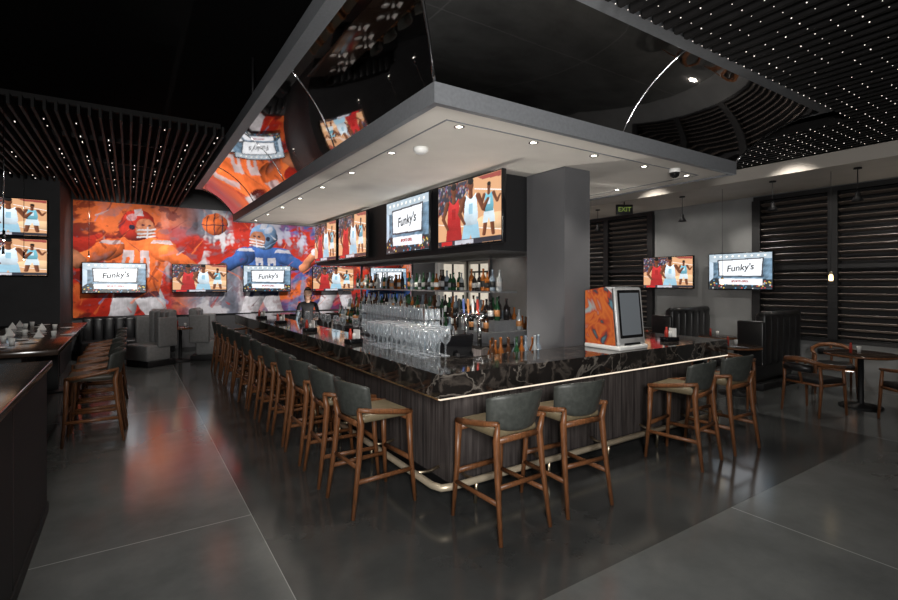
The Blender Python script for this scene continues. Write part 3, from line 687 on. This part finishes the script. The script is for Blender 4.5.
def table(x,y,r=.42):
    b=MB(); b.lathe([(.25,0),(.25,.02),(.05,.035),(.035,.06),(.035,.70),(.12,.72)],(0,0,0),'black',n=20)
    b.lathe([(r-.01,.72),(r,.73),(r,.75),(r-.01,.76)],(0,0,0),'tabtop',n=32); b.lathe([(r+.002,.725),(r+.002,.75)],(0,0,0),'wood',n=32)
    b.lathe([(.02,.76),(.028,.84),(.02,.84)],(.1,.05,0),'white',n=10); b.lathe([(.018,.76),(.018,.86),(.008,.9)],(-.05,.1,0),'p_red',n=10)
    b.build('dining_table',(x,y,0))
table(8.65,2.55); table(8.05,3.95,.36); table(9.2,4.85,.32); table(9.2,6.55,.34); table(7.9,5.3,.36)
chair(7.75,2.8,-105); chair(8.15,1.85,-40); chair(7.3,3.65,-75); chair(9.3,1.95,35); chair(9.35,3.1,115); chair(7.2,5.4,-90); chair(7.25,4.5,-60)
table(.95,12.45,.3); table(3.8,12.7,.34); table(5.4,12.7,.34); chair(3.2,12.1,0); chair(4.4,12.1,0); chair(5.9,12.1,0); chair(2.4,12.5,30)

# ------------------------------------------------------------ pendants
def pendant(x,y,zt,zb,glow='warm'):
    b=MB(); b.tube([(0,0,zb+.13),(0,0,zt)],.006,'black',n=6); b.lathe([(.05,0),(.05,-.02)],(0,0,zt),'black',n=12)
    b.lathe([(.02,.14),(.03,.12),(.035,.08),(.075,.0),(.068,.0),(.03,.07)],(0,0,zb),'black',n=16); b.lathe([(.0,.03),(.022,.035),(.024,.05),(.0,.06)],(0,0,zb),glow,n=10)
    b.build('pendant_lamp',(x,y,0))
pendant(8.7,2.6,3.4,2.92); pendant(8.7,3.7,3.4,2.92,'black'); pendant(8.8,5.3,3.4,2.92); pendant(8.8,7.3,3.4,2.92)
for (x,y,z) in ((8.65,2.9,1.78),(8.7,4.5,1.72)):
    b=MB(); b.tube([(0,0,.10),(0,0,3.4-z)],.003,'black',n=6); b.lathe([(.012,.10),(.026,.085),(.03,.015),(.018,0),(.0,0)],(0,0,0),'warm',n=14); b.lathe([(.02,.10),(.02,.13),(.006,.14)],(0,0,0),'brass',n=12); b.build('pendant_lamp',(x,y,z))
for (x,y,z) in ((-1.3,8.0,2.1),(-1.3,9.4,2.1),(-.7,12.4,2.3),(-1.1,6.8,2.2)):
    b=MB(); b.tube([(0,0,.1),(0,0,3.66-z)],.004,'chrome',n=6); b.lathe([(.012,.1),(.014,.0),(.012,0)],(0,0,0),'chrome',n=10); b.lathe([(.012,0),(.0,-.012)],(0,0,0),'glow',n=10); b.build('pendant_lamp',(x,y,z))
b=MB(); b.rbox((-.17,-.02,0),(.17,.02,.2),.006,'black',seg=2); b.tube([(0,0,.2),(0,0,.26)],.012,'black'); ex=b.build('exit_sign',(8.4,6.3,3.14),R(-33))
t=obj('lettering',exittxt,(0,-.022,.1),0,ex); t.rotation_euler=(R(90),0,0)

# ------------------------------------------------------------ bartender
def person(loc,rz):
    V=[];Ed=[];Rd=[]
    def v(p,r): V.append(p);Rd.append(r); return len(V)-1
    def e(a,c): Ed.append((a,c))
    pel=v((0,0,.92),(.14,.11)); sp=v((0,.02,1.08),(.12,.09)); ch=v((0,.07,1.25),(.145,.10)); nk=v((0,.11,1.37),(.05,.05)); hd0=v((0,.13,1.44),(.047,.05))
    e(pel,sp);e(sp,ch);e(ch,nk);e(nk,hd0)
    for s in (-1,1):
        h=v((s*.09,0,.85),(.085,.085));k=v((s*.10,.03,.48),(.058,.058));a=v((s*.10,-.02,.09),(.04,.04));t=v((s*.11,.12,.035),(.035,.03)); e(pel,h);e(h,k);e(k,a);e(a,t)
        sh=v((s*.165,.08,1.31),(.05,.05)); el=v((s*.22,.12,1.06),(.04,.04)); wr=v((s*.17,.34,1.03),(.026,.024)); e(ch,sh);e(sh,el);e(el,wr); 
    me=bpy.data.meshes.new('body'); me.from_pydata(V,Ed,[]); root=bpy.data.objects.new('bartender',me); S.collection.objects.link(root)
    root.location=loc; root.rotation_euler=(0,0,rz)
    root.modifiers.new('s','SKIN')
    for i,sv in enumerate(me.skin_vertices[0].data): sv.radius=Rd[i]
    me.skin_vertices[0].data[0].use_root=True
    sb=root.modifiers.new('ss','SUBSURF'); sb.levels=2; sb.render_levels=2
    me.materials.append(M['shirt'])
    for s in (-1,1):
        V2=[(s*.17,.335,1.03),(s*.165,.38,1.025),(s*.16,.42,1.02)];E2=[(0,1),(1,2)];R2=[.026,.034,.030]
        for k,(ox,ln) in enumerate(((-.027,.062),(-.009,.072),(.009,.068),(.027,.055))):
            i=len(V2); V2+=[(s*.16+ox,.43,1.02),(s*.16+ox,.43+ln*.5,1.01),(s*.16+ox,.43+ln,.985)]; E2+=[(2,i),(i,i+1),(i+1,i+2)]; R2+=[.0095,.009,.0075]
        i=len(V2); V2+=[(s*.16-s*.045,.39,1.015),(s*.16-s*.055,.425,1.0)]; E2+=[(1,i),(i,i+1)]; R2+=[.011,.009]
        hm=bpy.data.meshes.new('hand'); hm.from_pydata(V2,E2,[]); ho=obj('hand',hm,(0,0,0),0,root); ho.modifiers.new('s','SKIN')
        for q,sv in enumerate(hm.skin_vertices[0].data): sv.radius=(R2[q],R2[q]*.8)
        hm.skin_vertices[0].data[0].use_root=True; ho.modifiers.new('ss','SUBSURF').render_levels=1; hm.materials.append(M['skin'])
    b=MB()
    bm=bmesh.new(); bmesh.ops.create_uvsphere(bm,u_segments=24,v_segments=18,radius=1)
    for q in bm.verts:
        x,y,z=q.co; q.co=Vector((x*.074*(1-.18*max(0,-z)),y*.092,z*.118))
        if y>.5 and -.2<z<.1 and abs(x)<.2: q.co.y+=.018
        if z<-.5 and y>.3: q.co.y+=.01
    bm.verts.index_update(); T=Matrix.Translation((0,.16,1.53))@Matrix.Rotation(R(-12),4,'X')
    b.add([q.co.copy() for q in bm.verts],[[q.index for q in f.verts] for f in bm.faces],'skin',True,T); bm.free()
    b.tube([(0,.11,1.35),(0,.14,1.46)],[.056,.052],'skin',n=14)
    for s in (-1,1):
        b.lathe([(0,-.008),(.009,0),(0,.008)],(s*.028,.088,.01),'white',n=8,T=T); b.lathe([(0,-.004),(.005,0),(0,.004)],(s*.028,.096,.01),'black',n=8,T=T)
        b.rbox((s*.074-.008,-.015,-.03),(s*.074+.008,.015,.03),.006,'skin',T=T,seg=2)
    b.rbox((-.022,.086,-.055),(.022,.096,-.045),.004,'p_red',T=T,seg=2)
    b.build('head',(0,0,0),0,root)
    b=MB()
    bm=bmesh.new(); bmesh.ops.create_uvsphere(bm,u_segments=28,v_segments=22,radius=1)
    for q in bm.verts:
        x,y,z=q.co
        q.co=Vector((x*.086,y*.100-.016,z*.125+.012))
        if y<.1 and z<0: q.co.z*=2.0; q.co.y-=.01
        if y>.1 and z<.5: q.co.y=min(q.co.y,.01); q.co.x*=.95
    bm.verts.index_update()
    b.add([q.co.copy() for q in bm.verts],[[q.index for q in f.verts] for f in bm.faces],'hair',True,T); bm.free()
    b.build('hair',(0,0,0),0,root)
person((3.18,10.35,0),R(165))

# ------------------------------------------------------------ lights
def spot(loc,tgt,e,ang=70,col=(1,.93,.84),blend=.6,r=.05,name='ceiling_spotlight'):
    l=bpy.data.lights.new('spot','SPOT'); l.energy=e; l.spot_size=R(ang); l.spot_blend=blend; l.color=col; l.shadow_soft_size=r
    o=bpy.data.objects.new(name,l); o.location=loc; o.rotation_euler=(Vector(tgt)-Vector(loc)).to_track_quat('-Z','Y').to_euler(); S.collection.objects.link(o)
for i,(x,y) in enumerate(pos): 
    spot((x,y,2.97),(x,y,0),38 if i<5 else 28,95)
for x in (-.2,1.6,3.4,5.2,6.9): spot((x,11.7,3.5),(x,13.95,2.1),225,90,(1,.95,.90),.8)  # wall washers added to brighten the mural
l=bpy.data.lights.new('strobe','AREA'); l.shape='DISK'; l.size=.7; l.energy=200; l.color=(1,.98,.95)
o=bpy.data.objects.new('studio_strobe',l); o.location=(-.5,-1.2,2.3); o.rotation_euler=(Vector((3,4,1.7))-Vector((-.5,-1.2,2.3))).to_track_quat('-Z','Y').to_euler(); S.collection.objects.link(o)
spot((-.3,-.6,1.2),(3.6,4.6,3.2),600,62,(1,.97,.93),.9,.3,'studio_strobe')
for y in (4.6,7.6,9.8): spot((3.28 if y<5 else 3.36,y,.3),(3.1,y,3.0),85,120,(1,.95,.88),.5,.05,'aisle_uplight')  # unseen fill added low behind the counter to brighten the canopy soffit
for y in (6.5,9.5): spot((4.85,y,.3),(5.0,y,3),60,120,(1,.95,.88),.5,.05,'aisle_uplight')  # same added soffit fill for the right-hand aisle
for y in (5,7,9): spot((3.44,y,2.1),(4.1,y,1.2),18,110,(1,.90,.76),.5,.03,'back_bar_spotlight')
for x,y in ((9.2,2.6),(9.2,4.6),(9.2,6.6),(9.2,9),(9.0,11.8)): spot((x,y,3.38),(x+.3,y,0),60,110)
for y in (1.5,3.2,5.5,7.8): spot((7.6,y,3.5),(10,y+.2,1.9),60,75,(1,.94,.86),.6,.05)  # spots added to bring out the window blinds
for y in (1.0,2.8,4.9,6.9,8.9,11): spot((9.4,y,.2),(9.0,y,3.4),17,140,(1,.92,.82),1.0,.05,'floor_uplight')  # unseen fill added behind the booths to lift the window-side soffit
for x,y in ((-.3,5.5),(-1.1,8.2),(.3,9.5),(.4,3.5),(.8,11.4)): spot((x,y,3.6),(x,y,0),42,80)  # includes a spot added to brighten the pale grey booths
W=bpy.data.worlds.new('World'); S.world=W; W.use_nodes=True; W.node_tree.nodes['Background'].inputs[0].default_value=(.8,.85,1,1); W.node_tree.nodes['Background'].inputs[1].default_value=.02

# ------------------------------------------------------------ camera
cam=bpy.data.cameras.new('Camera'); co=bpy.data.objects.new('Camera',cam); S.collection.objects.link(co)
co.location=(0,0,1.75); co.rotation_euler=(R(90),0,R(-33.3)); cam.sensor_width=36; cam.lens=486/898*36; cam.shift_y=-17/898; cam.clip_start=.05
S.camera=co
